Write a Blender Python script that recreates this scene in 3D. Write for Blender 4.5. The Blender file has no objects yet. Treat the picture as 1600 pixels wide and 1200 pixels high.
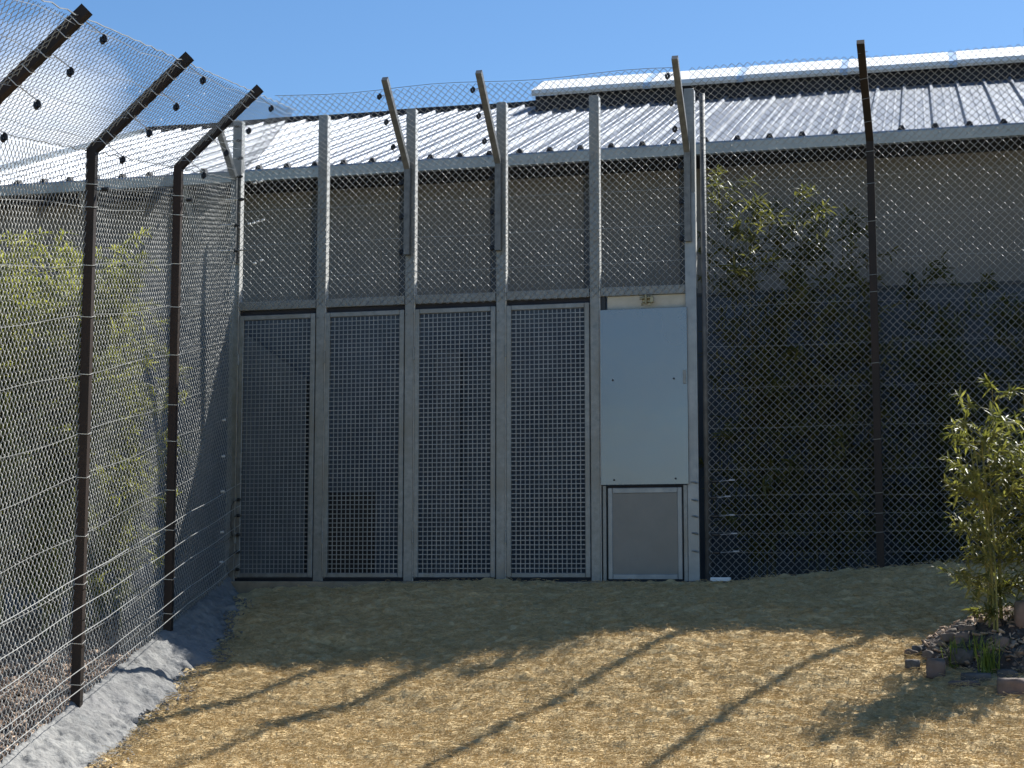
import bpy, math, random
import numpy as np
from mathutils import Vector, noise
R_ = math.radians
rng = np.random.default_rng(7)
random.seed(7)
scene = bpy.context.scene
COL = scene.collection

# ------------------------------------------------------------------ camera
cam_d = bpy.data.cameras.new('camera'); cam = bpy.data.objects.new('camera', cam_d); COL.objects.link(cam)
cam.location = (5.15, -11.911, 0.0525)
cam.rotation_euler = (R_(90) + 0.1123, 0.0, 0.2426)
cam_d.sensor_width = 36.0; cam_d.lens = 2630.0 / 1600.0 * 36.0
cam_d.clip_start = 0.05; cam_d.clip_end = 2000
scene.camera = cam
scene.render.resolution_x = 1024; scene.render.resolution_y = 768

# ------------------------------------------------------------------ light
SUN_AZ, SUN_EL = R_(30), R_(48)            # azimuth from +y towards +x
sd = Vector((math.sin(SUN_AZ) * math.cos(SUN_EL), math.cos(SUN_AZ) * math.cos(SUN_EL), math.sin(SUN_EL)))
sl = bpy.data.lights.new('sun', 'SUN'); sl.energy = 5.0; sl.angle = R_(0.53); sl.color = (1.0, 0.98, 0.93)
so = bpy.data.objects.new('sun', sl); COL.objects.link(so); so.location = (10, 10, 20)
so.rotation_euler = sd.to_track_quat('Z', 'Y').to_euler()

W = bpy.data.worlds.new("World"); scene.world = W; W.use_nodes = True
nt = W.node_tree; nt.nodes.clear()
N = lambda t: nt.nodes.new(t)
sky = N('ShaderNodeTexSky'); sky.sky_type = 'NISHITA'; sky.sun_disc = False
sky.sun_elevation = SUN_EL; sky.sun_rotation = SUN_AZ
sky.altitude = 300; sky.air_density = 1.0; sky.dust_density = 0.25; sky.ozone_density = 3.5
bg = N('ShaderNodeBackground'); bg.inputs['Strength'].default_value = 0.071
wo = N('ShaderNodeOutputWorld')
tc = N('ShaderNodeTexCoord')
# a few clouds low in the sky to the left of the view
mp = N('ShaderNodeMapping'); mp.inputs['Scale'].default_value = (3.2, 3.2, 6.5); mp.inputs['Location'].default_value = (0.35, 0.1, 0.2)
nz = N('ShaderNodeTexNoise'); nz.inputs['Scale'].default_value = 1.6; nz.inputs['Detail'].default_value = 7; nz.inputs['Roughness'].default_value = 0.58
dt = N('ShaderNodeVectorMath'); dt.operation = 'DOT_PRODUCT'
ca, ce = R_(-30.2), R_(15.0)
dt.inputs[1].default_value = (math.sin(ca) * math.cos(ce), math.cos(ca) * math.cos(ce), math.sin(ce))
mr = N('ShaderNodeMapRange'); mr.inputs[1].default_value = 0.9945; mr.inputs[2].default_value = 0.9998
ad = N('ShaderNodeMath'); ad.operation = 'ADD'
m2 = N('ShaderNodeMath'); m2.operation = 'MULTIPLY'; m2.inputs[1].default_value = 0.75
mr2 = N('ShaderNodeMapRange'); mr2.inputs[1].default_value = 0.92; mr2.inputs[2].default_value = 1.2
mr2.inputs[4].default_value = 0.9
mx = N('ShaderNodeMixRGB'); mx.inputs['Color2'].default_value = (8.5, 9.0, 9.8, 1)
L = nt.links.new
L(tc.outputs['Generated'], mp.inputs['Vector']); L(mp.outputs[0], nz.inputs['Vector'])
L(tc.outputs['Generated'], dt.inputs[0]); L(dt.outputs['Value'], mr.inputs[0]); L(mr.outputs[0], m2.inputs[0])
L(nz.outputs['Fac'], ad.inputs[0]); L(m2.outputs[0], ad.inputs[1]); L(ad.outputs[0], mr2.inputs[0])
L(mr2.outputs[0], mx.inputs['Fac'])
hs = N('ShaderNodeHueSaturation'); hs.inputs['Saturation'].default_value = 1.16
L(sky.outputs['Color'], hs.inputs['Color']); L(hs.outputs[0], mx.inputs['Color1'])
L(mx.outputs['Color'], bg.inputs['Color']); L(bg.outputs[0], wo.inputs['Surface'])

scene.view_settings.view_transform = 'Standard'; scene.view_settings.look = 'None'
scene.view_settings.exposure = 0.97; scene.view_settings.gamma = 1.0
scene.render.engine = 'CYCLES'
scene.cycles.max_bounces = 6; scene.cycles.transparent_max_bounces = 4

# ------------------------------------------------------------------ materials
def mat(name, c1, c2=None, scale=8.0, rough=0.8, metal=0.0, detail=6, bump=0.0, bscale=None, dist=0.01,
        stretch=None, lo=0.35, hi=0.65, c3=None, trans=0.0, spec=None, rvar=0.0, c4=None, vor=False):
    m = bpy.data.materials.new(name); m.use_nodes = True
    t = m.node_tree; n = t.nodes; l = t.links.new
    b = n['Principled BSDF']; out = n['Material Output']
    b.inputs['Roughness'].default_value = rough; b.inputs['Metallic'].default_value = metal
    if spec is not None: b.inputs['Specular IOR Level'].default_value = spec
    tcn = n.new('ShaderNodeTexCoord'); v = tcn.outputs['Object']
    if stretch:
        mm = n.new('ShaderNodeMapping'); mm.inputs['Scale'].default_value = stretch; l(v, mm.inputs['Vector']); v = mm.outputs[0]
    col = None
    if c2 is None:
        b.inputs['Base Color'].default_value = (*c1, 1)
    else:
        if vor:
            nn = n.new('ShaderNodeTexVoronoi'); nn.inputs['Scale'].default_value = scale; fac = nn.outputs['Color']
        else:
            nn = n.new('ShaderNodeTexNoise'); nn.inputs['Scale'].default_value = scale; nn.inputs['Detail'].default_value = detail
            nn.inputs['Roughness'].default_value = 0.62; fac = nn.outputs['Fac']
        l(v, nn.inputs['Vector'])
        cr = n.new('ShaderNodeValToRGB'); l(fac, cr.inputs['Fac'])
        cr.color_ramp.elements[0].position = lo; cr.color_ramp.elements[0].color = (*c1, 1)
        cr.color_ramp.elements[1].position = hi; cr.color_ramp.elements[1].color = (*c2, 1)
        col = cr.outputs['Color']
        if c3 is not None:
            n3 = n.new('ShaderNodeTexNoise'); n3.inputs['Scale'].default_value = scale * 0.17; n3.inputs['Detail'].default_value = 4
            l(v, n3.inputs['Vector'])
            r3 = n.new('ShaderNodeMapRange'); r3.inputs[1].default_value = 0.45; r3.inputs[2].default_value = 0.68
            l(n3.outputs['Fac'], r3.inputs[0])
            mxx = n.new('ShaderNodeMixRGB'); mxx.inputs['Color2'].default_value = (*c3, 1)
            l(r3.outputs[0], mxx.inputs['Fac']); l(col, mxx.inputs['Color1']); col = mxx.outputs[0]
        l(col, b.inputs['Base Color'])
        if rvar:
            rr = n.new('ShaderNodeMapRange'); rr.inputs[1].default_value = lo; rr.inputs[2].default_value = hi
            rr.inputs[3].default_value = rough - rvar; rr.inputs[4].default_value = rough + rvar
            l(nn.outputs['Fac'] if not vor else fac, rr.inputs[0]); l(rr.outputs[0], b.inputs['Roughness'])
    if bump:
        nb = n.new('ShaderNodeTexNoise'); nb.inputs['Scale'].default_value = bscale or scale; nb.inputs['Detail'].default_value = 8
        l(v, nb.inputs['Vector'])
        bp = n.new('ShaderNodeBump'); bp.inputs['Strength'].default_value = bump; bp.inputs['Distance'].default_value = dist
        l(nb.outputs['Fac'], bp.inputs['Height']); l(bp.outputs[0], b.inputs['Normal'])
    if trans:
        tr = n.new('ShaderNodeBsdfTranslucent'); ms = n.new('ShaderNodeMixShader'); ms.inputs[0].default_value = trans
        if col is not None:
            g = n.new('ShaderNodeMixRGB'); g.blend_type = 'MULTIPLY'; g.inputs['Fac'].default_value = 1; g.inputs['Color2'].default_value = (1.5, 1.5, 0.8, 1)
            l(col, g.inputs['Color1']); l(g.outputs[0], tr.inputs['Color'])
        else: tr.inputs['Color'].default_value = (*c1, 1)
        l(b.outputs[0], ms.inputs[1]); l(tr.outputs[0], ms.inputs[2]); l(ms.outputs[0], out.inputs['Surface'])
    return m

M = {}
M['galv'] = mat('galvanised', (0.17, 0.182, 0.188), (0.33, 0.345, 0.34), scale=22, rough=0.48, metal=0.5, rvar=0.12, lo=.3, hi=.72, c3=(0.22, 0.22, 0.205), bump=0.1, bscale=60, dist=0.002)
M['galv_l'] = mat('galvanised_light', (0.23, 0.255, 0.275), (0.33, 0.35, 0.365), scale=10, rough=0.45, metal=0.5, c3=(0.26, 0.275, 0.28))
M['galv_arm'] = mat('galvanised_arm', (0.125, 0.132, 0.135), (0.20, 0.208, 0.21), scale=20, rough=0.55, metal=0.45)
M['wire'] = mat('fence_wire', (0.25, 0.26, 0.26), (0.34, 0.345, 0.34), scale=9, rough=0.45, metal=0.3)
M['wire_l'] = mat('bright_fence_wire', (0.27, 0.275, 0.265), (0.36, 0.36, 0.345), scale=9, rough=0.55, metal=0.25)
M['sun_edge'] = mat('sunlit_edge_zinc', (0.62, 0.62, 0.60), (0.74, 0.74, 0.71), scale=30, rough=0.45, metal=0.15)  # sunlit brightness of the post sides, put into the colour
M['pole'] = mat('dull_pole', (0.09, 0.095, 0.10), (0.15, 0.155, 0.16), scale=12, rough=0.65, metal=0.3)
M['wire_dull'] = mat('mesh_wire', (0.25, 0.27, 0.285), (0.35, 0.365, 0.37), scale=6, rough=0.48, metal=0.5)
M['line'] = mat('line_wire', (0.62, 0.62, 0.60), (0.75, 0.75, 0.72), scale=10, rough=0.35, metal=0.5)
M['brown'] = mat('weathered_steel', (0.012, 0.009, 0.008), (0.026, 0.016, 0.012), scale=9, rough=0.62, metal=0.25, stretch=(1, 1, 0.35), c3=(0.032, 0.018, 0.012), bump=0.3, bscale=40, dist=0.002, lo=0.4, hi=0.7)
M['roof'] = mat('roof_sheet', (0.13, 0.148, 0.18), (0.20, 0.22, 0.255), scale=3, rough=0.5, metal=0.35, spec=0.3, stretch=(4, 0.6, 1), rvar=0.08)
M['cap'] = mat('ridge_sheet', (0.74, 0.74, 0.72), (0.82, 0.82, 0.81), scale=2, rough=0.5, metal=0.05)
M['clear'] = mat('skylight_strip', (0.38, 0.50, 0.68), (0.48, 0.6, 0.74), scale=3, rough=0.3)
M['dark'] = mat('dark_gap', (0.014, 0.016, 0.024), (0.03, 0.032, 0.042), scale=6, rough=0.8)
M['gutter'] = mat('gutter_metal', (0.25, 0.30, 0.34), (0.33, 0.38, 0.415), scale=5, rough=0.42, metal=0.45)
M['wall'] = mat('wall_cladding', (0.165, 0.161, 0.150), (0.195, 0.190, 0.176), scale=3, rough=0.85, c3=(0.150, 0.153, 0.150), stretch=(1, 1, 0.3))
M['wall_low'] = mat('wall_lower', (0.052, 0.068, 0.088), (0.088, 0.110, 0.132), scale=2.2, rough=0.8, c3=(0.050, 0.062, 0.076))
M['col'] = mat('wall_column', (0.045, 0.052, 0.06), (0.065, 0.072, 0.08), scale=4, rough=0.6, metal=0.2)
M['inner'] = mat('inner_board', (0.075, 0.088, 0.10), (0.105, 0.118, 0.13), scale=4, rough=0.8)
M['alu'] = mat('aluminium_panel', (0.195, 0.212, 0.232), (0.22, 0.237, 0.257), scale=1.3, rough=0.25, metal=0.8, detail=3, rvar=0.04, bump=0.25, bscale=2.2, dist=0.01)
M['alu2'] = mat('hatch_sheet', (0.16, 0.165, 0.165), (0.22, 0.22, 0.21), scale=2.5, rough=0.5, metal=0.5, rvar=0.05, c3=(0.20, 0.195, 0.17))
M['beige'] = mat('beige_board', (0.42, 0.41, 0.35), (0.50, 0.49, 0.43), scale=12, rough=0.7)
M['black'] = mat('black_plastic', (0.012, 0.012, 0.014), rough=0.4)
M['white'] = mat('white_plastic', (0.78, 0.79, 0.80), rough=0.4)
M['straw'] = mat('straw_mat', (0.43, 0.31, 0.155), (0.66, 0.51, 0.28), scale=55, rough=0.9, stretch=(0.6, 1.6, 1.6), lo=0.34, hi=0.66, c3=(0.50, 0.37, 0.19), bump=0.4, bscale=90, dist=0.01, spec=0.15)
M['fibre'] = mat('straw_fibre', (0.46, 0.345, 0.18), (0.74, 0.59, 0.355), scale=26, rough=0.75, trans=0.12, spec=0.25)
M['conc'] = mat('rough_concrete', (0.155, 0.152, 0.146), (0.275, 0.27, 0.255), scale=11, rough=0.92, c3=(0.22, 0.215, 0.21), bump=0.6, bscale=26, dist=0.03)
M['plinth'] = mat('plinth_concrete', (0.22, 0.185, 0.135), (0.34, 0.29, 0.215), scale=9, rough=0.9, bump=0.4, bscale=30, dist=0.01)
M['mulch'] = mat('mulch_soil', (0.10, 0.055, 0.035), (0.30, 0.20, 0.13), scale=30, rough=0.95, bump=0.8, bscale=40, dist=0.02)
M['chip'] = mat('wood_chip', (0.16, 0.095, 0.06), (0.50, 0.37, 0.26), scale=9, rough=0.8)
M['soil'] = mat('dark_soil', (0.035, 0.026, 0.022), (0.085, 0.062, 0.05), scale=25, rough=0.95, bump=0.8, bscale=40, dist=0.02)
M['dirt'] = mat('field_ground', (0.10, 0.09, 0.05), (0.20, 0.17, 0.10), scale=1.5, rough=0.95, bump=0.5, bscale=10, dist=0.05)
M['rock'] = mat('rock', (0.10, 0.078, 0.06), (0.20, 0.158, 0.125), scale=14, rough=0.85, c3=(0.20, 0.13, 0.11), bump=0.5, bscale=30, dist=0.01)
M['rockd'] = mat('rock_dark', (0.055, 0.050, 0.046), (0.13, 0.12, 0.11), scale=16, rough=0.85, bump=0.5, bscale=30, dist=0.01)
M['culm'] = mat('bamboo_cane', (0.13, 0.15, 0.035), (0.30, 0.25, 0.07), scale=7, rough=0.5)
M['culm_shade'] = mat('shaded_cane', (0.035, 0.038, 0.018), (0.08, 0.072, 0.03), scale=7, rough=0.6)  # cane copy darkened to paint in the shade behind the fence
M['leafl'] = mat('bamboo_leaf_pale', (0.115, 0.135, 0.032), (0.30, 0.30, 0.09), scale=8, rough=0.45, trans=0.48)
M['leaf_halfshade'] = mat('bamboo_leaf_half_shaded', (0.050, 0.058, 0.020), (0.15, 0.148, 0.055), scale=8, rough=0.45, trans=0.42)  # leaf copy part darkened, shade of the lower leaves painted in
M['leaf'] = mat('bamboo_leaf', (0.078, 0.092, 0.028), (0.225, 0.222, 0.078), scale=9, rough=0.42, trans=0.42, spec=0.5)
M['leaf_shade'] = mat('bamboo_leaf_shaded', (0.030, 0.042, 0.012), (0.085, 0.095, 0.028), scale=7, rough=0.5, trans=0.35)  # darkest leaf copy, shade behind the fence painted into its colour
M['grass'] = mat('grass_blade', (0.09, 0.14, 0.02), (0.22, 0.27, 0.06), scale=12, rough=0.5, trans=0.3)
M['tens'] = mat('dull_plastic', (0.30, 0.33, 0.36), (0.45, 0.47, 0.5), scale=60, rough=0.5)
M['cable'] = mat('black_cable', (0.02, 0.02, 0.022), rough=0.5)

# ------------------------------------------------------------------ mesh helpers
def make_obj(name, V, F, m, parent=None, smooth=False):
    me = bpy.data.meshes.new(name)
    V = np.asarray(V, np.float32).reshape(-1, 3)
    if isinstance(F, np.ndarray):
        nf, k = F.shape
        me.vertices.add(len(V)); me.vertices.foreach_set('co', V.ravel())
        me.loops.add(nf * k); me.loops.foreach_set('vertex_index', F.astype(np.int32).ravel())
        me.polygons.add(nf); me.polygons.foreach_set('loop_start', np.arange(0, nf * k, k, dtype=np.int32))
        me.update(calc_edges=True)
    else:
        me.from_pydata([tuple(map(float, v)) for v in V], [], F); me.update()
    if smooth: me.polygons.foreach_set('use_smooth', [True] * len(me.polygons))
    me.materials.append(m)
    o = bpy.data.objects.new(name, me); COL.objects.link(o)
    if parent: o.parent = parent
    return o

class MB:
    """collects boxes, prisms and tubes into one mesh"""
    def __init__(s): s.v = []; s.f = []
    def raw(s, v, f):
        b = len(s.v); s.v += [tuple(p) for p in v]; s.f += [tuple(i + b for i in q) for q in f]; return s
    def box(s, a, b, bevel=0.0):
        x0, y0, z0 = a; x1, y1, z1 = b
        c = min(bevel, (x1 - x0) / 2.01, (y1 - y0) / 2.01, (z1 - z0) / 2.01)
        if c <= 0:
            v = [(x, y, z) for z in (z0, z1) for y in (y0, y1) for x in (x0, x1)]
            return s.raw(v, [(0, 2, 3, 1), (4, 5, 7, 6), (0, 1, 5, 4), (2, 6, 7, 3), (0, 4, 6, 2), (1, 3, 7, 5)])
        V = []; idx = {}
        for i, X in enumerate((x0, x1)):
            for j, Y in enumerate((y0, y1)):
                for k, Z in enumerate((z0, z1)):
                    sx, sy, sz = 1 - 2 * i, 1 - 2 * j, 1 - 2 * k
                    for ax in range(3):
                        p = [X + sx * c, Y + sy * c, Z + sz * c]; p[ax] = (X, Y, Z)[ax]
                        idx[(i, j, k, ax)] = len(V); V.append(p)
        F = []
        for ax in range(3):
            o1, o2 = [a for a in range(3) if a != ax]
            for s_ in (0, 1):
                q = []
                for u, w in ((0, 0), (1, 0), (1, 1), (0, 1)):
                    t = [0, 0, 0]; t[ax] = s_; t[o1] = u; t[o2] = w; q.append(idx[(*t, ax)])
                F.append(q)
        for ax in range(3):
            o1, o2 = [a for a in range(3) if a != ax]
            for u in (0, 1):
                for w in (0, 1):
                    t0 = [0, 0, 0]; t1 = [0, 0, 0]; t0[o1] = t1[o1] = u; t0[o2] = t1[o2] = w; t1[ax] = 1
                    F.append([idx[(*t0, o1)], idx[(*t1, o1)], idx[(*t1, o2)], idx[(*t0, o2)]])
        for i in (0, 1):
            for j in (0, 1):
                for k in (0, 1): F.append([idx[(i, j, k, a)] for a in range(3)])
        return s.raw(V, F)
    def tube(s, pts, r, n=6, cap=True, side=None):
        pts = [Vector(p) for p in pts]; rs = r if isinstance(r, (list, tuple)) else [r] * len(pts)
        V = []; F = []
        for i, p in enumerate(pts):
            t = (pts[min(i + 1, len(pts) - 1)] - pts[max(i - 1, 0)]).normalized()
            a = Vector(side) if side else (Vector((0, 0, 1)) if abs(t.z) < 0.9 else Vector((1, 0, 0)))
            a = (a - t * a.dot(t)).normalized(); b = t.cross(a)
            for k in range(n):
                th = 2 * math.pi * (k + 0.5) / n
                V.append(p + (a * math.cos(th) + b * math.sin(th)) * rs[i])
        for i in range(len(pts) - 1):
            for k in range(n): F.append((i * n + k, i * n + (k + 1) % n, (i + 1) * n + (k + 1) % n, (i + 1) * n + k))
        if cap: F.append(tuple(range(n - 1, -1, -1))); F.append(tuple(range((len(pts) - 1) * n, len(pts) * n)))
        return s.raw(V, F)
    def sweep(s, pts, prof, up):
        """closed 2-D profile (a,b) swept on pts; a along `up`-orthogonal side, b along up"""
        pts = [Vector(p) for p in pts]; V = []; n = len(prof); F = []
        upv = Vector(up)
        for i, p in enumerate(pts):
            d0 = (p - pts[i - 1]).normalized() if i else None
            d1 = (pts[i + 1] - p).normalized() if i < len(pts) - 1 else None
            t = ((d0 or d1) + (d1 or d0)).normalized()
            k = 1.0 / max(0.3, t.dot(d1 or d0))
            b = upv; a = t.cross(b).normalized()
            for (x, y) in prof: V.append(p + a * x * k + b * y)
        for i in range(len(pts) - 1):
            for k in range(n): F.append((i * n + k, i * n + (k + 1) % n, (i + 1) * n + (k + 1) % n, (i + 1) * n + k))
        F.append(tuple(range(n - 1, -1, -1))); F.append(tuple(range((len(pts) - 1) * n, len(pts) * n)))
        return s.raw(V, F)
    def build(s, name, m, parent=None, smooth=False):
        return make_obj(name, s.v, s.f, m, parent, smooth)

def tag(o, label=None, cat=None, group=None, kind=None):
    if label: o['label'] = label
    if cat: o['category'] = cat
    if group: o['group'] = group
    if kind: o['kind'] = kind
    return o
def empty(name, loc=(0, 0, 0)):
    o = bpy.data.objects.new(name, None); COL.objects.link(o); o.location = loc; o.empty_display_size = 0.2
    return o
def fix_parent(root):
    """children were modelled in world coordinates: move their meshes into the root's frame"""
    off = root.location.copy()
    for c in list(root.children):
        c.data.transform(__import__('mathutils').Matrix.Translation(-off)) if c.data else None
        for g in c.children: g.data.transform(__import__('mathutils').Matrix.Translation(-off))

def tubes_np(P, r, nside=4, nrm=None):
    """P: (wires, points, 3) -> vertices, quads of thin tubes"""
    T = np.empty_like(P); T[:, 1:-1] = P[:, 2:] - P[:, :-2]; T[:, 0] = P[:, 1] - P[:, 0]; T[:, -1] = P[:, -1] - P[:, -2]
    T /= np.linalg.norm(T, axis=2, keepdims=True) + 1e-12
    n = np.array(nrm if nrm is not None else (0, 0, 1.0)); 
    a = np.broadcast_to(n, P.shape) - T * (T @ n)[..., None] if n.ndim == 1 else n - T * (T * n).sum(-1, keepdims=True)
    a = a / (np.linalg.norm(a, axis=2, keepdims=True) + 1e-9); b = np.cross(T, a)
    th = 2 * np.pi * (np.arange(nside) + 0.5) / nside
    V = P[:, :, None, :] + r * (a[:, :, None, :] * np.cos(th)[None, None, :, None] + b[:, :, None, :] * np.sin(th)[None, None, :, None])
    nw, npt = P.shape[:2]
    base = (np.arange(nw)[:, None, None] * npt + np.arange(npt - 1)[None, :, None]) * nside
    k = np.arange(nside)[None, None, :]; k2 = (k + 1) % nside
    F = np.stack([base + k, base + k2, base + nside + k2, base + nside + k], -1).reshape(-1, 4)
    return V.reshape(-1, 3), F

def chain_link(name, fmap, u0, u1, v0, v1, Wd, Hd, r, m, parent, nvec, keep=None, jit=0.0015, hook=0.0022):
    """real woven wires: each zigzags between two node columns, hooking its neighbours"""
    nw = int((u1 - u0) / (Wd / 2)); nh = int((v1 - v0) / (Hd / 2))
    t = []; fr = []
    for j in range(nh):
        for a in (0.07, 0.93): t.append(j + a); fr.append(1 if j % 2 == 0 else -1)
    t = np.array(t); fr = np.array(fr)
    tri = np.abs(((t + 1) % 2) - 1)                # 0..1..0 zigzag
    i = np.arange(nw)
    par = (i % 2)[:, None]
    amp = np.where(par == 0, tri[None], 1 - tri[None])
    U = u0 + (i[:, None] + amp) * Wd / 2
    Vv = v0 + np.broadcast_to(t[None] * Hd / 2, U.shape)
    FR = np.where(par == 0, fr[None], -fr[None])
    U = U + 0.004 * np.sin(Vv * 2.1 + U * 1.3); Vv = Vv + 0.006 * np.sin(U * 1.7 + 1) + rng.normal(0, jit, U.shape)
    P = fmap(U, Vv) + np.array(nvec) * (FR * hook)[..., None]
    V, F = tubes_np(P, r, 6, np.array(nvec, float))
    if keep is not None:
        ns = 6; k = keep(U, Vv); seg = (k[:, 1:] & k[:, :-1]); F = F[np.repeat(seg.reshape(-1), ns)]
    return make_obj(name, V, F, m, parent)

# ------------------------------------------------------------------ terrain function (wall frame: x along the gates, y back, z up from gate sill)
A = 0.1723
LD = np.array([math.sin(A), -math.cos(A), 0.0]); NL = np.array([math.cos(A), math.sin(A), 0.0])
SLOPE = 0.19
xs = np.array([-1.0, 0.0, 0.8, 1.5, 2.3, 3.75, 4.6, 5.3, 6.5, 9.0])
ys = np.array([-14, -9, -6.0, -4.6, -4.0, -3.0, -2.1, -1.5, -1.0, -0.5, -0.1, 0.5])
Z = np.array([
 [-1.62]*10,
 [-1.50]*10,
 [-1.22,-1.22,-1.2,-1.2,-1.18,-1.15,-1.13,-1.1,-1.1,-1.1],
 [-1.03,-1.02,-1.0,-.99,-.975,-.95,-.93,-.91,-.9,-.9],
 [-.93,-.91,-.89,-.89,-.88,-.83,-.80,-.79,-.78,-.78],
 [-.76,-.75,-.73,-.75,-.74,-.62,-.58,-.56,-.55,-.55],
 [-.56,-.54,-.53,-.54,-.47,-.31,-.34,-.37,-.36,-.36],
 [-.45,-.43,-.41,-.40,-.33,-.19,-.19,-.21,-.20,-.20],
 [-.34,-.32,-.27,-.25,-.20,-.10,-.08,-.08,-.08,-.08],
 [-.22,-.20,-.11,-.08,-.06,-.03,.03,.055,.06,.06],
 [-.12,-.10,-.035,-.012,-.010,-.006,.075,.11,.12,.12],
 [-.12,-.10,-.02,-.012,-.010,-.008,.045,.065,.07,.07]])
gx = np.arange(-1, 9.01, 0.1); gy = np.arange(-14, 0.51, 0.1)
G = np.array([np.interp(gx, xs, row) for row in Z]); G = np.array([np.interp(gy, ys, G[:, i]) for i in range(len(gx))]).T
def blur(a, n):
    for _ in range(n):
        p = np.pad(a, 1, mode='edge'); a = (p[1:-1, 1:-1] * 2 + p[:-2, 1:-1] + p[2:, 1:-1] + p[1:-1, :-2] + p[1:-1, 2:]) / 6
    return a
G = blur(G, 4)
def gz(x, y):
    x = np.clip(np.asarray(x, float), -1, 8.99); y = np.clip(np.asarray(y, float), -14, 0.49)
    fx = (x + 1) / 0.1; fy = (y + 14) / 0.1
    i = np.floor(fx).astype(int); j = np.floor(fy).astype(int); i = np.minimum(i, len(gx) - 2); j = np.minimum(j, len(gy) - 2)
    a = fx - i; b = fy - j
    return (G[j, i] * (1 - a) * (1 - b) + G[j, i + 1] * a * (1 - b) + G[j + 1, i] * (1 - a) * b + G[j + 1, i + 1] * a * b)
def gzf(x, y):
    """with the small lumps"""
    z = float(gz(x, y)); p = Vector((x, y, 0))
    z += 0.030 * noise.noise(p * 1.7) + 0.020 * noise.noise(p * 4.3 + Vector((7, 0, 0))) + 0.016 * noise.noise(p * 11.0)
    z += 0.020 * noise.noise(Vector((x * 12, y * 17, 3))) + 0.017 * (0.4 - abs(noise.noise(Vector((x * 20, y * 32, 8))))) + 0.009 * noise.noise(Vector((x * 38, y * 60, 5)))
    q = (x * .35 + y + 1.05 + .16 * noise.noise(p * 2.0)); z -= 0.05 * math.exp(-(q / .10) ** 2) * max(0, min(1, (2.3 - x))) * max(0, min(1, x * 1.5))
    return z

def grid_obj(name, X, Y, zf, m, kind='structure'):
    nx, ny = len(X), len(Y)
    V = [(x, y, zf(x, y)) for y in Y for x in X]
    j, i = np.meshgrid(np.arange(ny - 1), np.arange(nx - 1), indexing='ij')
    b = j * nx + i
    F = np.stack([b, b + 1, b + nx + 1, b + nx], -1).reshape(-1, 4)
    return tag(make_obj(name, V, F, m, smooth=True), kind=kind)

fence_x = lambda y: -y * math.tan(A)
BCX, BCY, BRX, BRY, BH = 6.0, -2.18, 0.92, 0.56, 0.25
def bedz(x, y):
    q = ((x - BCX) / BRX) ** 2 + ((y - BCY) / BRY) ** 2
    return float(gz(x, y)) + BH * max(0.0, 1 - q) ** 0.8
# wide ground sheet to the horizon
far = lambda x, y: -1.95 if (y > -16 and y < 14 and abs(x - 3) < 22) else -1.7
grid_obj('ground', [-400, -120, -60, -30, -19, 0, 12, 25, 50, 120, 400], [-400, -120, -50, -22, -15, -5, 5, 14, 24, 60, 150, 400], lambda x, y: -1.9, M['dirt'])
# straw covered slope inside the enclosure; left edge follows the fence
def straw():
    nx1 = 430; yy = list(np.arange(-14, -5, 0.25)) + list(np.arange(-5, -0.09, 0.018)) + [-0.085]
    V = []
    U = np.concatenate([np.linspace(0, 0.82, 400), np.linspace(0.83, 1, 30)])
    for y in yy:
        x0 = fence_x(y) + 0.0
        for u in U:
            x = x0 + u * (8.9 - x0)
            V.append((x, y, gzf(x, y) if y > -6 else float(gz(x, y))))
    nx = len(U); ny = len(yy)
    j, i = np.meshgrid(np.arange(ny - 1), np.arange(nx - 1), indexing='ij'); b = j * nx + i
    F = np.stack([b, b + 1, b + nx + 1, b + nx], -1).reshape(-1, 4)
    tag(make_obj('straw_slope', V, F, M['straw'], smooth=True), kind='structure')
straw()
# yard between gates and building, and under the building
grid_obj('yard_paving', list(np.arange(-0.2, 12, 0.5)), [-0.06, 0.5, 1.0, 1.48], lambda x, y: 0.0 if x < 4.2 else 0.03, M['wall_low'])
# mulch ground beyond the left fence
def mulch_z(x, y):
    Lq = max(0.0, -y / math.cos(A))
    d = fence_x(y) - x
    z = -SLOPE * Lq - 0.04 if Lq > 1.6 else -0.19 * 1.6 - 0.04
    z = max(z, -1.5)
    return z + 0.05 * min(1.5, max(0.0, d)) * 0.6 + 0.03 * noise.noise(Vector((x * 2.5, y * 2.5, 1))) + 0.012 * noise.noise(Vector((x * 15, y * 15, 1)))
def mulch():
    V = []; yy = list(np.arange(-9, 1.49, 0.06)); U = np.linspace(0, 1, 90) ** 1.5
    for y in yy:
        x1 = fence_x(y) - 0.005 if y < 0 else -0.21
        for u in U:
            x = x1 - u * 8.0; V.append((x, y, mulch_z(x, y)))
    nx = len(U); ny = len(yy)
    j, i = np.meshgrid(np.arange(ny - 1), np.arange(nx - 1), indexing='ij'); b = j * nx + i
    F = np.stack([b, b + nx, b + nx + 1, b + 1], -1).reshape(-1, 4)
    tag(make_obj('mulch_ground', V, F, M['mulch'], smooth=True), kind='structure')
mulch()
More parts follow.
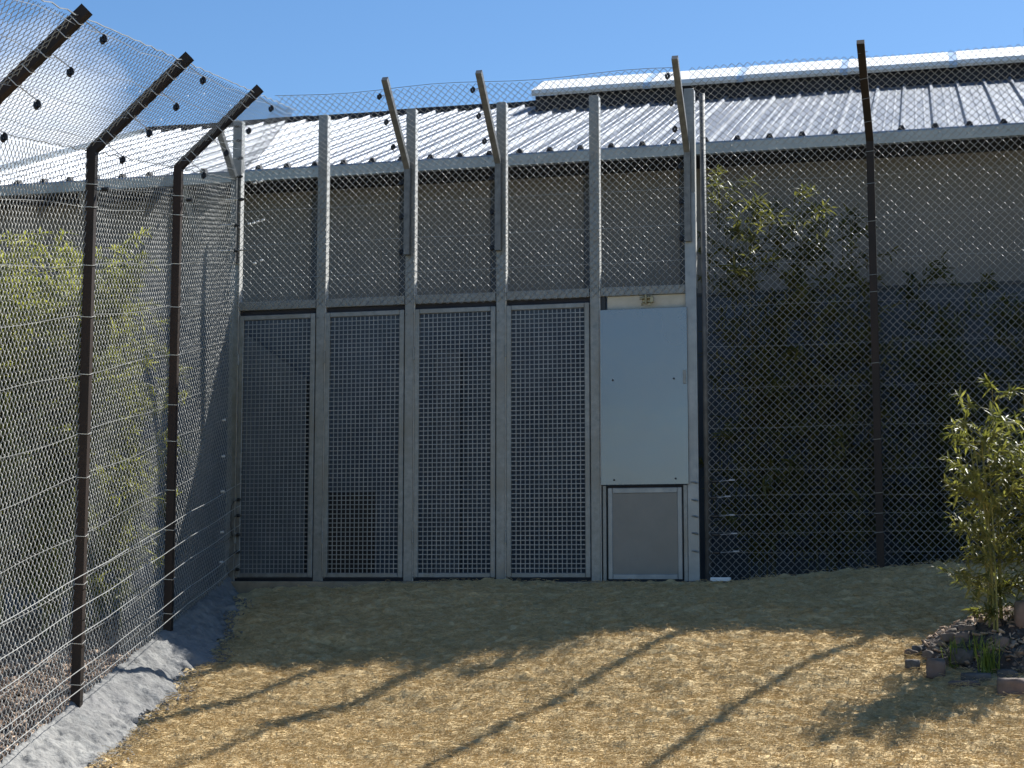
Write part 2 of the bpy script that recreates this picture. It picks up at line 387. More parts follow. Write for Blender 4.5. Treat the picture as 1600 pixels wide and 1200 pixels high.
# rough concrete skirt at the foot of the left fence
def skirt_w(Lq):
    return (0.13 + 0.27 * min(1, max(0, (Lq - 0.15) / 1.5))) * (1 + 0.34 * noise.noise(Vector((Lq * 2.3, 0, 4))) + 0.22 * noise.noise(Vector((Lq * 9, 0, 4))) + 0.10 * noise.noise(Vector((Lq * 25, 0, 4))))
def skirt():
    V = []; Ls = np.arange(0.0, 9.0, 0.02); nu = 30
    for Lq in Ls:
        w = skirt_w(Lq)
        for k in range(nu):
            u = k / (nu - 1); off = -0.10 + u * (w + 0.10)
            p = LD * Lq + NL * off
            zt = -SLOPE * Lq + 0.035
            g = gzf(p[0], p[1]) if Lq < 6 else float(gz(p[0], p[1]))
            q = min(1, max(0, (off + 0.02) / (w + 0.02)))
            z = zt + (g - 0.035 - zt) * (q ** 1.35)
            if off < 0: z = zt - 0.25 * (-off / 0.1)
            z += 0.022 * noise.noise(Vector((Lq * 6, off * 9, 0))) + 0.013 * noise.noise(Vector((Lq * 22, off * 26, 2))) + 0.008 * noise.noise(Vector((Lq * 60, off * 60, 2))) - 0.030 * max(0, abs(noise.noise(Vector((Lq * 9, off * 12, 6)))) * -6 + .6) + 0.012 * abs(noise.noise(Vector((Lq * 34, off * 30, 9))))
            V.append((p[0], p[1], z))
    nx = nu; ny = len(Ls)
    j, i = np.meshgrid(np.arange(ny - 1), np.arange(nx - 1), indexing='ij'); b = j * nx + i
    F = np.stack([b, b + 1, b + nx + 1, b + nx], -1).reshape(-1, 4)
    tag(make_obj('concrete_kerb', V, F, M['conc'], smooth=True), kind='structure')
skirt()

# ------------------------------------------------------------------ building
EY, EZ, TAN = 1.05, 3.42, 0.385
RX0, RX1, RY = -3.45, 12.0, 5.35
def roofz(y): return EZ + TAN * (y - EY)
bld = tag(empty('animal_house', (4, 1.6, 0)), 'long low animal house with ribbed metal roof and grey wall behind the gates', 'building')
WY = 1.5
MB().box((RX0 + 0.25, WY, 2.30), (RX1, WY + 0.15, 3.44)).build('wall', M['wall'], bld)
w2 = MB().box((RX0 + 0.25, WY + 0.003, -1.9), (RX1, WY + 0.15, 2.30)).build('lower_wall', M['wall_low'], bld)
MB().box((RX0 + 0.25, WY + 0.15, -1.9), (RX0 + 0.4, 9.5, 3.44)).box((RX1 - 0.15, WY + 0.15, -1.9), (RX1, 9.5, 3.44)).box((RX0 + .4, 9.35, -1.9), (RX1 - .15, 9.5, 3.44)).build('side_wall', M['wall'], bld)
for x in (RX0 + 0.26, RX1 - 0.14):
    mb = MB(); mb.raw([(x, WY + .15, 3.44), (x, 9.5, 3.44), (x, RY, roofz(RY) - .08), (x + .1, WY + .15, 3.44), (x + .1, 9.5, 3.44), (x + .1, RY, roofz(RY) - .08)], [(0, 1, 2), (3, 5, 4), (0, 3, 4, 1), (1, 4, 5, 2), (2, 5, 3, 0)])
    mb.build('gable', M['wall'], bld)
for i in range(5):                                   # wall columns standing a little proud
    x = 0.070 + i * 0.794
    MB().box((x, WY - 0.05, -0.3), (x + 0.062, WY + 0.0, 3.30), 0.004).build('wall_column', M['col'], bld)
MB().box((RX0 + .25, WY - 0.012, 2.285), (RX1, WY + 0.001, 2.305)).build('wall_flashing', M['col'], bld)
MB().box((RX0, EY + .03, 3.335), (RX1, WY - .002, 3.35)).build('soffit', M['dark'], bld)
# ribbed roof sheets (front slope) with trapezoid ribs every 0.25 m
def roof_sheet(y0, y1, zf, name):
    prof = []
    x = RX0
    while x < RX1 - 0.2:
        prof += [(x, 0), (x + 0.066, 0), (x + 0.070, 0.005), (x + 0.080, 0.005), (x + 0.084, 0), (x + 0.136, 0), (x + 0.140, 0.005), (x + 0.150, 0.005), (x + 0.154, 0),
                 (x + 0.196, 0), (x + 0.212, 0.027), (x + 0.230, 0.027), (x + 0.246, 0)]
        x += 0.25
    V = []; F = []; n = len(prof)
    segs = 4; 
    for s_ in range(segs + 1):
        y = y0 + (y1 - y0) * s_ / segs
        for k, (px, h) in enumerate(prof): V.append((px, y - h * 0.36, zf(y) + h * 0.93 + 0.003 * math.sin(px * 3.1 + s_ * 1.9)))
    for s_ in range(segs):
        for k in range(n - 1): F.append((s_ * n + k, s_ * n + k + 1, (s_ + 1) * n + k + 1, (s_ + 1) * n + k))
    b = len(V)
    V += [(v[0], v[1], v[2] - 0.012) for v in V]
    F += [tuple(b + i for i in reversed(f)) for f in F]
    for k in range(n - 1): F.append((k, b + k, b + k + 1, k + 1))
    e = segs * n
    for k in range(n - 1): F.append((e + k, e + k + 1, b + e + k + 1, b + e + k))
    return make_obj(name, V, F, M['roof'], bld)
roof_sheet(EY, RY, roofz, 'roof')
back = lambda y: roofz(RY) - TAN * (y - RY)
MB().raw([(RX0, RY + .02, back(RY) - .02), (RX1, RY + .02, back(RY) - .02), (RX1, 9.9, back(9.9)), (RX0, 9.9, back(9.9)), (RX0, RY + .02, back(RY) - .05), (RX1, RY + .02, back(RY) - .05), (RX1, 9.9, back(9.9) - .03), (RX0, 9.9, back(9.9) - .03)],
         [(0, 1, 2, 3), (7, 6, 5, 4), (0, 4, 5, 1), (2, 6, 7, 3), (0, 3, 7, 4), (1, 5, 6, 2)]).build('rear_roof', M['roof'], bld)
MB().raw([(RX0 - .03, EY - .02, roofz(EY) - .1), (RX0, EY - .02, roofz(EY) - .1), (RX0 - .03, EY - .02, roofz(EY) + .045), (RX0, EY - .02, roofz(EY) + .045),
          (RX0 - .03, RY, roofz(RY) - .1), (RX0, RY, roofz(RY) - .1), (RX0 - .03, RY, roofz(RY) + .045), (RX0, RY, roofz(RY) + .045)],
         [(0, 1, 3, 2), (4, 6, 7, 5), (0, 2, 6, 4), (1, 5, 7, 3), (2, 3, 7, 6), (0, 4, 5, 1)]).build('barge_board', M['gutter'], bld)
# dark ridge closure with little gaps
mb = MB()
x = RX0
while x < 1.25:
    mb.box((x + 0.02, RY - 0.03, roofz(RY) + 0.0), (x + 0.52, RY + 0.03, roofz(RY) + 0.050 + 0.006 * math.sin(x * 9)))
    x += 0.5
mb.build('ridge_closure', M['dark'], bld)
# gutter / fascia
g = MB()
g.sweep([(RX0 - .03, EY - .03, EZ), (RX1, EY - .03, EZ)], [(-0.0, -0.10), (0.055, -0.10), (0.065, -0.02), (0.055, -0.005), (-0.045, -0.005), (-0.045, -0.02)], (0, 0, 1))
g.build('gutter', M['gutter'], bld)
x = RX0 + 0.196
while x < RX1 - 0.1:
    cl = MB(); cl.raw([(x - .004, EY - .075, EZ + .0), (x + .054, EY - .075, EZ + .0), (x + .038, EY - .075, EZ + .034), (x + .012, EY - .075, EZ + .034),
            (x - .004, EY - .02, EZ + .0), (x + .054, EY - .02, EZ + .0), (x + .038, EY - .02, EZ + .046), (x + .012, EY - .02, EZ + .046)],
           [(0, 1, 2, 3), (7, 6, 5, 4), (0, 4, 5, 1), (1, 5, 6, 2), (2, 6, 7, 3), (3, 7, 4, 0)]); x += 0.25; cl.build('rib_closure', M['dark'], bld)
# two triangular brackets under the eave at the left
for x in (-1.95, -0.98):
    MB().raw([(x, WY - .001, 3.33), (x, EY + .04, 3.33), (x, WY - .001, 2.92), (x, WY - .10, 2.92), (x + .05, WY - .001, 3.33), (x + .05, EY + .04, 3.33), (x + .05, WY - .001, 2.92), (x + .05, WY - .10, 2.92)],
             [(0, 1, 3, 2), (4, 6, 7, 5), (0, 4, 5, 1), (1, 5, 7, 3), (3, 7, 6, 2), (2, 6, 4, 0)]).build('eave_bracket', M['gutter'], bld)
# ridge vent: dark upstand with pale curved cap sheets
VX0, VY = 1.29, 4.70
vent = MB().box((VX0, VY, 4.70), (RX1, VY + 1.7, 4.985)).build('ridge_vent', M['dark'], bld)
def capsheet(x0, x1, m, nm, lift=0.0):
    pr = [(-0.10, 4.985), (-0.085, 5.03), (0.10, 5.115), (0.30, 5.205), (0.5, 5.295), (0.8, 5.355), (1.2, 5.33), (1.6, 5.20), (1.85, 5.08)]
    V = []; F = []
    for x in (x0, x1):
        for (a, z) in pr: V.append((x, VY + a, z + lift))
        for (a, z) in reversed(pr): V.append((x, VY + a + (0.02 if a < 0 else 0), z - 0.022 + lift))
    n = len(pr) * 2
    for k in range(n): F.append((k, (k + 1) % n, n + (k + 1) % n, n + k))
    F.append(tuple(range(n - 1, -1, -1))); F.append(tuple(range(n, 2 * n)))
    make_obj(nm, V, F, m, vent)
x = VX0 - 0.02; wds = [0.62, 0.62, 0.95, 1.02, 1.05, 1.06, 1.06, 1.06, 1.06, 1.06, 1.06]
for k, w_ in enumerate(wds):
    capsheet(x, min(x + w_ - 0.075, RX1), M['cap'], 'cap_sheet', 0.003 * (k % 2))
    if k > 0: capsheet(x + w_ - 0.075, x + w_, M['clear'], 'clear_strip', -0.004)
    else: capsheet(x + w_ - 0.075, x + w_, M['cap'], 'cap_sheet', -0.004)
    x += w_
    if x > RX1 - 1: break
# dark sliding opening and boards seen through the gates
MB().box((0.25, WY - 0.012, 0.06), (0.65, WY + .0015, 0.73)).build('animal_hatch', M['black'], bld)
MB().raw([(-0.56, WY - .06, 0.05), (0.05, WY - .06, 0.05), (0.05, WY - .06, 1.70), (-0.56, WY - .06, 2.14), (-0.56, WY - .02, 0.05), (0.05, WY - .02, 0.05), (0.05, WY - .02, 1.70), (-0.56, WY - .02, 2.14)],
         [(0, 1, 2, 3), (7, 6, 5, 4), (0, 4, 5, 1), (1, 5, 6, 2), (2, 6, 7, 3), (3, 7, 4, 0)]).build('inner_board', M['inner'], bld)
MB().box((1.18, WY - .05, 0.0), (1.40, WY - .012, 1.9)).build('inner_board', M['inner'], bld)
fix_parent(bld)

# ------------------------------------------------------------------ front of the enclosure with the gates
BW = 0.7056; ZK = 3.0914; ZT = 3.56; NB = 5
front = tag(empty('gate_front', (1.76, 0, 0)), 'galvanised steel gate front with four mesh gates and one sheet metal door', 'gate wall')
def chan(x, z0, z1, hw=0.036, dp=0.06):
    return MB().box((x - hw, 0.0, z0), (x + hw, dp, z1), 0.004)
posts = []
for i in range(6):
    p = chan(BW * i, -0.25, ZT + 0.002 * i)
    # bolts on the post face
    for z in (1.985, 2.13): 
        for dx in (-0.024, 0.024): p.tube([(BW * i + dx, -0.008, z), (BW * i + dx, 0.004, z)], 0.007, 6)
    po = p.build('post', M['galv'], front); posts.append(po)
    MB().box((BW * i + .0362, 0.001, -0.0 if i < 5 else 2.1), (BW * i + .0395, 0.062, ZT - .004)).build('sunlit_edge_strip', M['sun_edge'], po)  # added strip: its pale colour imitates sun on the post's right side
def arm_pts(x, y0=-0.028, out=0.57, up=0.53, z0=2.43): return [(x, y0, z0), (x, y0, ZK), (x, y0 - out, ZK + up)]
ARM = [(-0.022, -0.022), (0.022, -0.022), (0.022, 0.022), (-0.022, 0.022)]
for i in (0, 2, 3, 5):
    x = BW * i - (0.012 if i else 0.0)
    a = MB().sweep(arm_pts(x) if i else arm_pts(x, out=.30, up=.29), ARM, (1, 0, 0))
    a.build('arm', M['galv_arm'], posts[i])
for i in range(NB):
    x0 = BW * i + 0.041; x1 = BW * (i + 1) - 0.041
    MB().box((x0, 0.004, 2.06), (x1, 0.054, 2.125), 0.003).build('rail', M['galv'], front)
    if i < 4: MB().box((x0, 0.03, 2.01), (x1, 0.052, 2.058)).build('header', M['dark'], front)
# mesh gates: frame and welded grid
for i in range(4):
    x0 = BW * i + 0.044; x1 = BW * (i + 1) - 0.039; z0, z1 = 0.025, 2.018; fw = 0.037; yf = -0.012
    if i == 0: x0 += 0.006
    f = MB()
    f.box((x0, yf, z0), (x0 + fw, yf + 0.035, z1), 0.004).box((x1 - fw, yf, z0), (x1, yf + 0.035, z1), 0.004)
    f.box((x0 + fw, yf + .001, z0), (x1 - fw, yf + 0.034, z0 + fw * .95), 0.004).box((x0 + fw, yf + .001, z1 - fw), (x1 - fw, yf + 0.034, z1), 0.004)
    go = empty('mesh_gate'); go.parent = front
    f.build('gate_frame', M['galv'], go)
    gr = MB(); xa, xb, za, zb = x0 + fw, x1 - fw, z0 + fw * .9, z1 - fw
    nx = round((xb - xa) / 0.0335); nz_ = round((zb - za) / 0.0335); wv = 0.0027
    for k in range(1, nx):
        x = xa + (xb - xa) * k / nx; gr.box((x - wv, 0.000, za), (x + wv, 0.006, zb))
    for k in range(1, nz_):
        z = za + (zb - za) * k / nz_; gr.box((xa, -0.007, z - wv), (xb, -0.0005, z + wv))
    gr.build('gate_grid', M['wire_dull'], go)
    for z in (0.32, 1.68): MB().tube([(x0 - 0.004, -0.014, z - .045), (x0 - 0.004, -0.014, z + .045)], 0.009, 8).build('hinge', M['galv'], go)
MB().box((0.041, 0.012, -0.01), (4 * BW - .041, 0.05, 0.02)).build('sill_rail', M['dark'], front)
# door bay
dx0, dx1 = BW * 4 + 0.041, BW * 5 - 0.041
MB().box((dx0 + .05, 0.02, 1.955), (dx1, 0.05, 2.058)).build('header_board', M['beige'], front)
MB().box((dx0, 0.018, 1.955), (dx0 + .035, 0.04, 2.058)).build('header_gap', M['black'], front)
lt = MB(); cx = dx0 + 0.34
lt.box((cx - .03, -0.004, 2.0), (cx + .03, 0.02, 2.05), .004).tube([(cx, -.03, 1.985), (cx, -.03, 2.055)], .008, 8).tube([(cx - .045, -.02, 2.03), (cx + .05, -.02, 2.035)], .009, 8).box((cx + .028, -.03, 1.995), (cx + .055, -.006, 2.045), .004).box((cx - .035, -.02, 1.98), (cx - .022, -.005, 1.995)).box((cx + .02, -.02, 1.98), (cx + .034, -.005, 1.995))
lt.build('latch', mat('brassy', (0.22, 0.18, 0.10), (0.36, 0.31, 0.2), scale=30, rough=0.4, metal=0.7), front)
door = MB().box((dx0 + .004, -0.030, 0.685), (dx1 + .012, -0.022, 1.955), 0.002).build('door_sheet', M['alu'], front)
for x, z in ((dx0 + .095, 1.44), (dx1 - .085, 1.44), (dx0 + .10, 0.72), (dx1 - .08, 0.725)): MB().tube([(x, -.036, z), (x, -.029, z)], 0.007, 8).build('bolt', M['dark'], door)
MB().box((dx1 - .02, -0.036, 1.40), (dx1 + .004, -0.031, 1.50), .002).tube([(dx1 - .01, -.042, 1.45), (dx1 - .01, -.036, 1.45)], .008, 8).build('hinge_plate', M['galv'], door)
# lower hatch with frames
hx0, hx1 = dx0 + 0.012, dx1 - 0.0
MB().box((hx0, -0.010, 0.0), (hx0 + .025, 0.03, 0.682), .003).box((hx1 - .030, -0.010, 0.0), (hx1, 0.03, 0.682), .003).build('door_jamb', M['galv'], front)
MB().box((hx0 + .027, 0.016, 0.01), (hx1 - .032, 0.028, 0.68)).build('backing', M['dark'], front)
hf = empty('door_hatch'); hf.parent = front
q = MB(); a0, a1 = hx0 + .036, hx1 - .040; fw = .034
q.box((a0, -.006, 0.012), (a0 + fw, .014, 0.665), .004).box((a1 - fw, -.006, 0.012), (a1, .014, 0.665), .004).box((a0 + fw, -.005, 0.012), (a1 - fw, .013, 0.05), .004).box((a0 + fw, -.005, 0.625), (a1 - fw, .013, 0.665), .004)
q.build('hatch_frame', M['galv_l'], hf)
MB().box((a0 + fw - .002, 0.001, 0.045), (a1 - fw + .002, 0.009, 0.63)).build('hatch_sheet', M['alu2'], hf)
# right hand cover strip of the last post
MB().box((BW * 5 - .040, -0.012, 0.0), (BW * 5 + .040, -0.002, ZK - .3), .002).build('cover_strip', M['galv_l'], front)
# chain link above the gates and on the arms
fm_front = lambda U, V: np.stack([U, np.full_like(U, -0.008), V], -1)
DW, DH = 0.0545, 0.0555
chain_link('wire_mesh', fm_front, 0.02, BW * 5 + .02, 2.055, ZK, DW, DH, 0.0019, M['wire'], front, (0, 1, 0))
c45 = math.cos(R_(43)); s45 = math.sin(R_(43))
fm_over = lambda U, V: np.stack([U, -0.008 - V * c45, ZK + V * s45 + 0.012 * np.sin(U * 4.4)], -1)
NV = (0, s45, c45)
chain_link('overhang_mesh', fm_over, 0.02, BW * 5 + .02, 0.0, 0.72, DW, DH, 0.0019, M['wire'], front, NV, keep=lambda U, V: U > V * c45 * 1.05)
lw = MB()
for z in (ZK, 2.83, 2.56, 2.30): lw.tube([(0.03 + k * .35, -0.012, z + .004 * math.sin(k * 2)) for k in range(11)], 0.0016, 4)
lw.build('line_wire', M['wire_dull'], front)
tw = MB(); tw.tube([(0.52 + k * .2, -0.008 - .70 * c45, ZK + .70 * s45 + 0.012 * math.sin((.52 + k * .2) * 4.4)) for k in range(16)], 0.0022, 4)
tw.build('selvedge_wire', M['wire'], front)
# black ring insulators with short white ties
def ring(mbb, p, r=0.014, t=0.0095, tilt=0.0):
    p = Vector(p); pts = []
    for k in range(11):
        a = 2 * math.pi * k / 10; pts.append(p + Vector((math.cos(a) * r * 0.75, 0.003 * math.sin(a + tilt), math.sin(a) * r * 1.25)))
    mbb.tube(pts, t, 6, cap=False)
def insulator(p, tie, parent, frame=None):
    o = MB(); ring(o, p); ins = o.build('insulator', M['black'], parent)
    t = MB(); p = Vector(p); t.tube([p + Vector((0, 0, 0.015)), (p + Vector(tie)) * .5 + Vector(p) * .5, p + Vector(tie)], 0.0035, 5); t.build('tie_wire', M['line'], ins)
def blob(p, parent, lx=0.045, nm='insulator'):
    o = MB(); p = Vector(p); o.tube([p + Vector((-lx / 2, 0, 0)), p + Vector((-lx / 4, 0, 0)), p + Vector((lx / 4, 0, 0)), p + Vector((lx / 2, 0, 0))], [0.006, 0.013, 0.013, 0.006], 8)
    return o.build(nm, M['black'], parent)
ins_up = []
for i in (2, 3, 5):
    xa = BW * i - 0.07
    for k, s_ in enumerate((0.15, 0.30, 0.45)):
        ins_up.append(((xa - .005, -0.03 - s_ * 1.1, ZK + s_ * .98 - .02), (0.04, 0, 0.01)))
    for z in (2.98, 2.72, 2.45): ins_up.append(((xa + .012, -0.035, z), (0.035, 0, -0.008)))
for p, t in ins_up: insulator(p, t, front)
# the row of clamps on the first post
for z, dx in ((3.50, .02), (3.385, .038), (3.245, .05), (3.10, .05), (2.92, .065), (2.72, .028), (2.52, .018)):
    b_ = blob((dx, -0.055, z), front, 0.052)
    MB().tube([(dx - .13, -0.06, z + .003), (dx - .03, -0.06, z)], 0.0055, 6).build('tie_wire', M['line'], b_)
for z, dx in ((2.73, .12), (2.735, .155), (2.745, .19), (2.755, .235), (3.05, .16), (3.06, .21), (2.42, .17), (2.44, .225)):
    MB().tube([(dx - .008, -0.02, z), (dx + .012, -0.02, z + .004)], 0.0085, 6).build('wire_clamp', M['white'], front)
MB().tube([(.03, -.055, 2.52), (.18, -.03, 2.53)], 0.006, 6).build('wire_clamp', M['galv'], front)
# insulators and cable low on the first gate
for z in (0.61, 0.49, 0.345, 0.215, 0.085):
    b_ = blob((0.078, -0.028, z), front, 0.034); MB().tube([(.04, -.025, z - .006), (.066, -.025, z - .003)], 0.007, 6).build('wire_clamp', M['galv'], b_)
MB().tube([(.045, -.03, .60), (.02, -.03, .56), (.018, -.03, .42), (.03, -.03, .34), (.04, -.03, .335)], 0.004, 5).tube([(.06, -.03, .215), (.0, -.03, .17), (-.008, -.03, .09), (.01, -.03, .05), (.012, -.03, -.04)], 0.004, 5).tube([(.02, -.03, .33), (-.02, -.04, .29), (-.08, -.05, .31), (-.12, -.05, .33)], 0.004, 5).build('cable', M['cable'], front)
# studs on the last post
for z in (0.70, 0.575, 0.46, 0.34, 0.215):
    MB().tube([(BW * 5 - .012, -.018, z), (BW * 5 + .016, -.018, z - .004), (BW * 5 + .036, -.022, z - .01)], [.005, .009, .004], 6).build('stud', M['galv'], front)
fix_parent(front)
for c in front.children:
    if c.type == 'EMPTY': c.location = (0, 0, 0)

tag(MB().box((-0.05, -0.085, -0.42), (BW * 5 + .05, 0.055, -0.003), 0.008).build('plinth', M['plinth']), 'low brown concrete plinth under the gate posts', 'plinth')

# ------------------------------------------------------------------ right hand chain link fence
rf = tag(empty('chain_link_fence', (4.8, 0, 0)), 'chain link fence with dark steel posts to the right of the metal door', 'fence')
MB().tube([(3.622, 0.03, -0.2), (3.622, 0.03, 3.53)], 0.021, 12).build('end_pole', M['pole'], rf, smooth=True)
RXE = 8.6
chain_link('wire_mesh', lambda U, V: np.stack([U, -0.004 + 0.006 * np.sin(U * 2.3 + V * 1.1), V], -1), 3.635, RXE, 0.0, ZK, DW, DH, 0.0019, M['wire'], rf, (0, 1, 0))
chain_link('overhang_mesh', lambda U, V: np.stack([U, -0.004 - V * c45, ZK + V * s45 + 0.008 * np.sin(U * 3.4)], -1), 3.60, RXE, 0.0, 0.72, DW, DH, 0.0019, M['wire'], rf, NV)
BRN = [(-0.026, -0.026), (0.026, -0.026), (0.026, 0.026), (-0.026, 0.026)]
def brown_front(x, lean=0.0):
    p = MB().sweep([(x + 0.004, -0.036, -0.1), (x, -0.036, ZK), (x - 0.03 + lean, -0.036 - .57, ZK + .54)], BRN, (1, 0, 0)).build('post', M['brown'], rf)
    for z in (0.33, 0.46, 0.60, 0.97, 1.5, 2.0, 2.12, 2.5, 2.77, 3.0):
        t = MB(); t.tube([(x - .034, -.03, z), (x - .03, -.066, z + .004), (x + .03, -.066, z + .008), (x + .034, -.03, z + .01)], 0.0022, 4); t.build('tie_wire', M['galv'], p)
    for s_ in (.12, .25, .36, .5): t = MB(); t.tube([(x - .034 - .03 * s_, -.04 - s_, ZK + s_ - .03), (x - .03 - .03 * s_, -.07 - s_, ZK + s_ - .03), (x + .03 - .03 * s_, -.07 - s_, ZK + s_ - .02)], 0.0022, 4); t.build('tie_wire', M['galv'], p)
brown_front(4.812); brown_front(5.90); brown_front(7.9)
for z in (0.20, 0.34, 0.47, 0.60, 0.78, 1.08, 1.36, 1.66, 1.95, 2.25, 2.55, 2.85, 3.08):
    MB().tube([(3.64 + k * .45, -0.010, z + .006 * math.sin(k * 1.7 + z * 9)) for k in range(12)], 0.0010, 4).build('line_wire', M['wire_dull'], rf)
for k, z in enumerate((0.70, 0.585, 0.455, 0.325, 0.20)):
    x = 3.688 + (0.0, -.012, .0, .002, .004)[k]
    b_ = blob((x, -0.045, z), rf, 0.056)
    o = MB(); xx = x + .10 + (0.02, 0, .02, .03, .04)[k]
    o.box((xx - .022, -.05, z + .003), (xx + .020, -.042, z + .014), .002).tube([(x + .02, -.045, z), (xx, -.045, z + .008)], .002, 4)
    o.build('tensioner', M['tens'], b_)
fix_parent(rf)
tag(MB().box((3.66, -0.16, 0.0), (3.80, -0.12, 0.028), .003).build('white_strip', M['white']), 'small white plastic strip lying at the fence foot beside the door', 'strip')

# ------------------------------------------------------------------ left fence
lf = tag(empty('boundary_fence', tuple(LD * 3.0)), 'tall chain link fence with dark bent steel posts on the left of the enclosure', 'fence')
def lp(Lq, off, h): return tuple(LD * Lq + NL * off + np.array([0, 0, h - SLOPE * Lq]))
LW, LH = 0.0530, 0.060
nl3 = tuple(NL)
LE = 8.0
def fm_left(U, V):
    return U[..., None] * LD + (0.012 * np.sin(U * 5 + V * 2) * np.sin(V * 1.7))[..., None] * NL + np.stack([0 * U, 0 * U, V - SLOPE * U], -1)
chain_link('wire_mesh', fm_left, 0.03, LE, -0.02, ZK, LW, LH, 0.0018, M['wire_l'], lf, nl3, hook=-0.0038)
def fm_lo(U, V):
    return U[..., None] * LD + (V * c45)[..., None] * NL + np.stack([0 * U, 0 * U, ZK + V * s45 - SLOPE * U - 0.02 * np.sin(np.pi * np.clip(V / .74, 0, 1)) * (1 + np.sin(U * 3.5))], -1)
chain_link('overhang_mesh', fm_lo, 0.03, LE, -0.02, 0.74, LW, LH, 0.0015, M['wire'], lf, tuple(-NL * s45 + np.array([0, 0, c45])), keep=lambda U, V: U > V * 0.62 - .02, hook=-0.0045)
for Lq in (1.7668, 3.5547, 5.33, 7.1):
    base = np.array(lp(Lq, 0.03, -0.25)); k_ = np.array(lp(Lq, 0.03, ZK)); tip = np.array(lp(Lq, 0.03 + .545, ZK + .535))
    side = tuple(LD)
    p = MB().sweep([base, k_, tip], BRN, side).build('post', M['brown'], lf)
    for h in (2.90, 2.77, 2.44, 2.15, 1.83, 1.50, 1.26, 0.94, 0.68, 0.36, 0.14):
        t = MB(); t.tube([lp(Lq - .032, -.002, h + .004), lp(Lq - .034, .06, h), lp(Lq + .034, .062, h - .004), lp(Lq + .034, 0, h)], 0.0024, 4); t.build('tie_wire', M['line'], p)
    for s_ in (.05, .09, .2, .26, .33, .42, .48):
        t = MB(); t.tube([lp(Lq - .032, .03 + s_, ZK + s_ + .03), lp(Lq - .034, .07 + s_, ZK + s_ - .015), lp(Lq + .034, .07 + s_, ZK + s_ - .02), lp(Lq + .034, .03 + s_, ZK + s_ + .02)], 0.0024, 4); t.build('tie_wire', M['line'], p)
    for s_, dz in ((.50, -.02), (.35, -.02), (.20, -.02), (.05, -.02)):
        P0 = Vector(lp(Lq - .03, .06 + s_ + .085, ZK + s_ - .105)); A0 = Vector(lp(Lq - .03, .06 + s_, ZK + s_ - .02))
        o = MB(); ring(o, P0); ins = o.build('insulator', M['black'], lf)
        MB().tube([A0, P0 + Vector((0, 0, .02))], 0.003, 5).build('tie_wire', M['line'], ins)
    P0 = Vector(lp(Lq - .03, .10, 2.87)); o = MB(); o.tube([P0 + Vector((-.02, 0, 0)), P0 + Vector((.02, 0, 0))], .012, 8); o.build('insulator', M['black'], lf)
for h in (2.90, 2.77, 2.44, 2.15, 1.83, 1.50, 1.26, 0.94, 0.68, 0.36, 0.14):
    pts = []
    for k in range(33):
        Lq = 0.05 + k * (LE - .05) / 32
        pts.append(lp(Lq, 0.014, h + 0.010 * math.sin(k * 0.8 + h * 7)))
    MB().tube(pts, 0.0016, 4).build('line_wire', M['wire_l'], lf)
for s_ in (0.05, 0.19, 0.34, 0.48):
    MB().tube([lp(0.45 + k * .3, .05 + s_, ZK + s_ * .97 + .012 * math.sin(k * 2.1 + s_ * 5)) for k in range(26)], 0.0016, 4).build('line_wire', M['wire_dull'], lf)
sel = MB().tube([lp(.05 + k * .1, .004, ZK + .008 * math.sin(k * 3)) for k in range(79)], 0.0035, 4); sel.build('selvedge_wire', M['wire_dull'], lf)
sel = MB().tube([lp(.40 + k * .1, .74 * c45, ZK + .74 * s45 + .006 * math.sin(k * 3)) for k in range(76)], 0.0035, 4); sel.build('selvedge_wire', M['wire_dull'], lf)
for h in (0.775, 0.61, 0.465, 0.28, 0.175):
    MB().tube([lp(0.25 + k * .35, 0.14 + .004 * math.sin(k), h + .004 * math.sin(k * 1.9)) for k in range(22)], 0.0021, 5).build('electric_wire', M['line'], lf)
for h in (0.72, 0.98, 1.25, 0.42, 0.2):
    o = MB(); p = Vector(lp(0.33, .02, h)); o.tube([p + Vector((-.012, 0, 0)), p + Vector((.012, 0, .003))], .009, 6); o.build('wire_clamp', M['white'], lf)
fix_parent(lf)

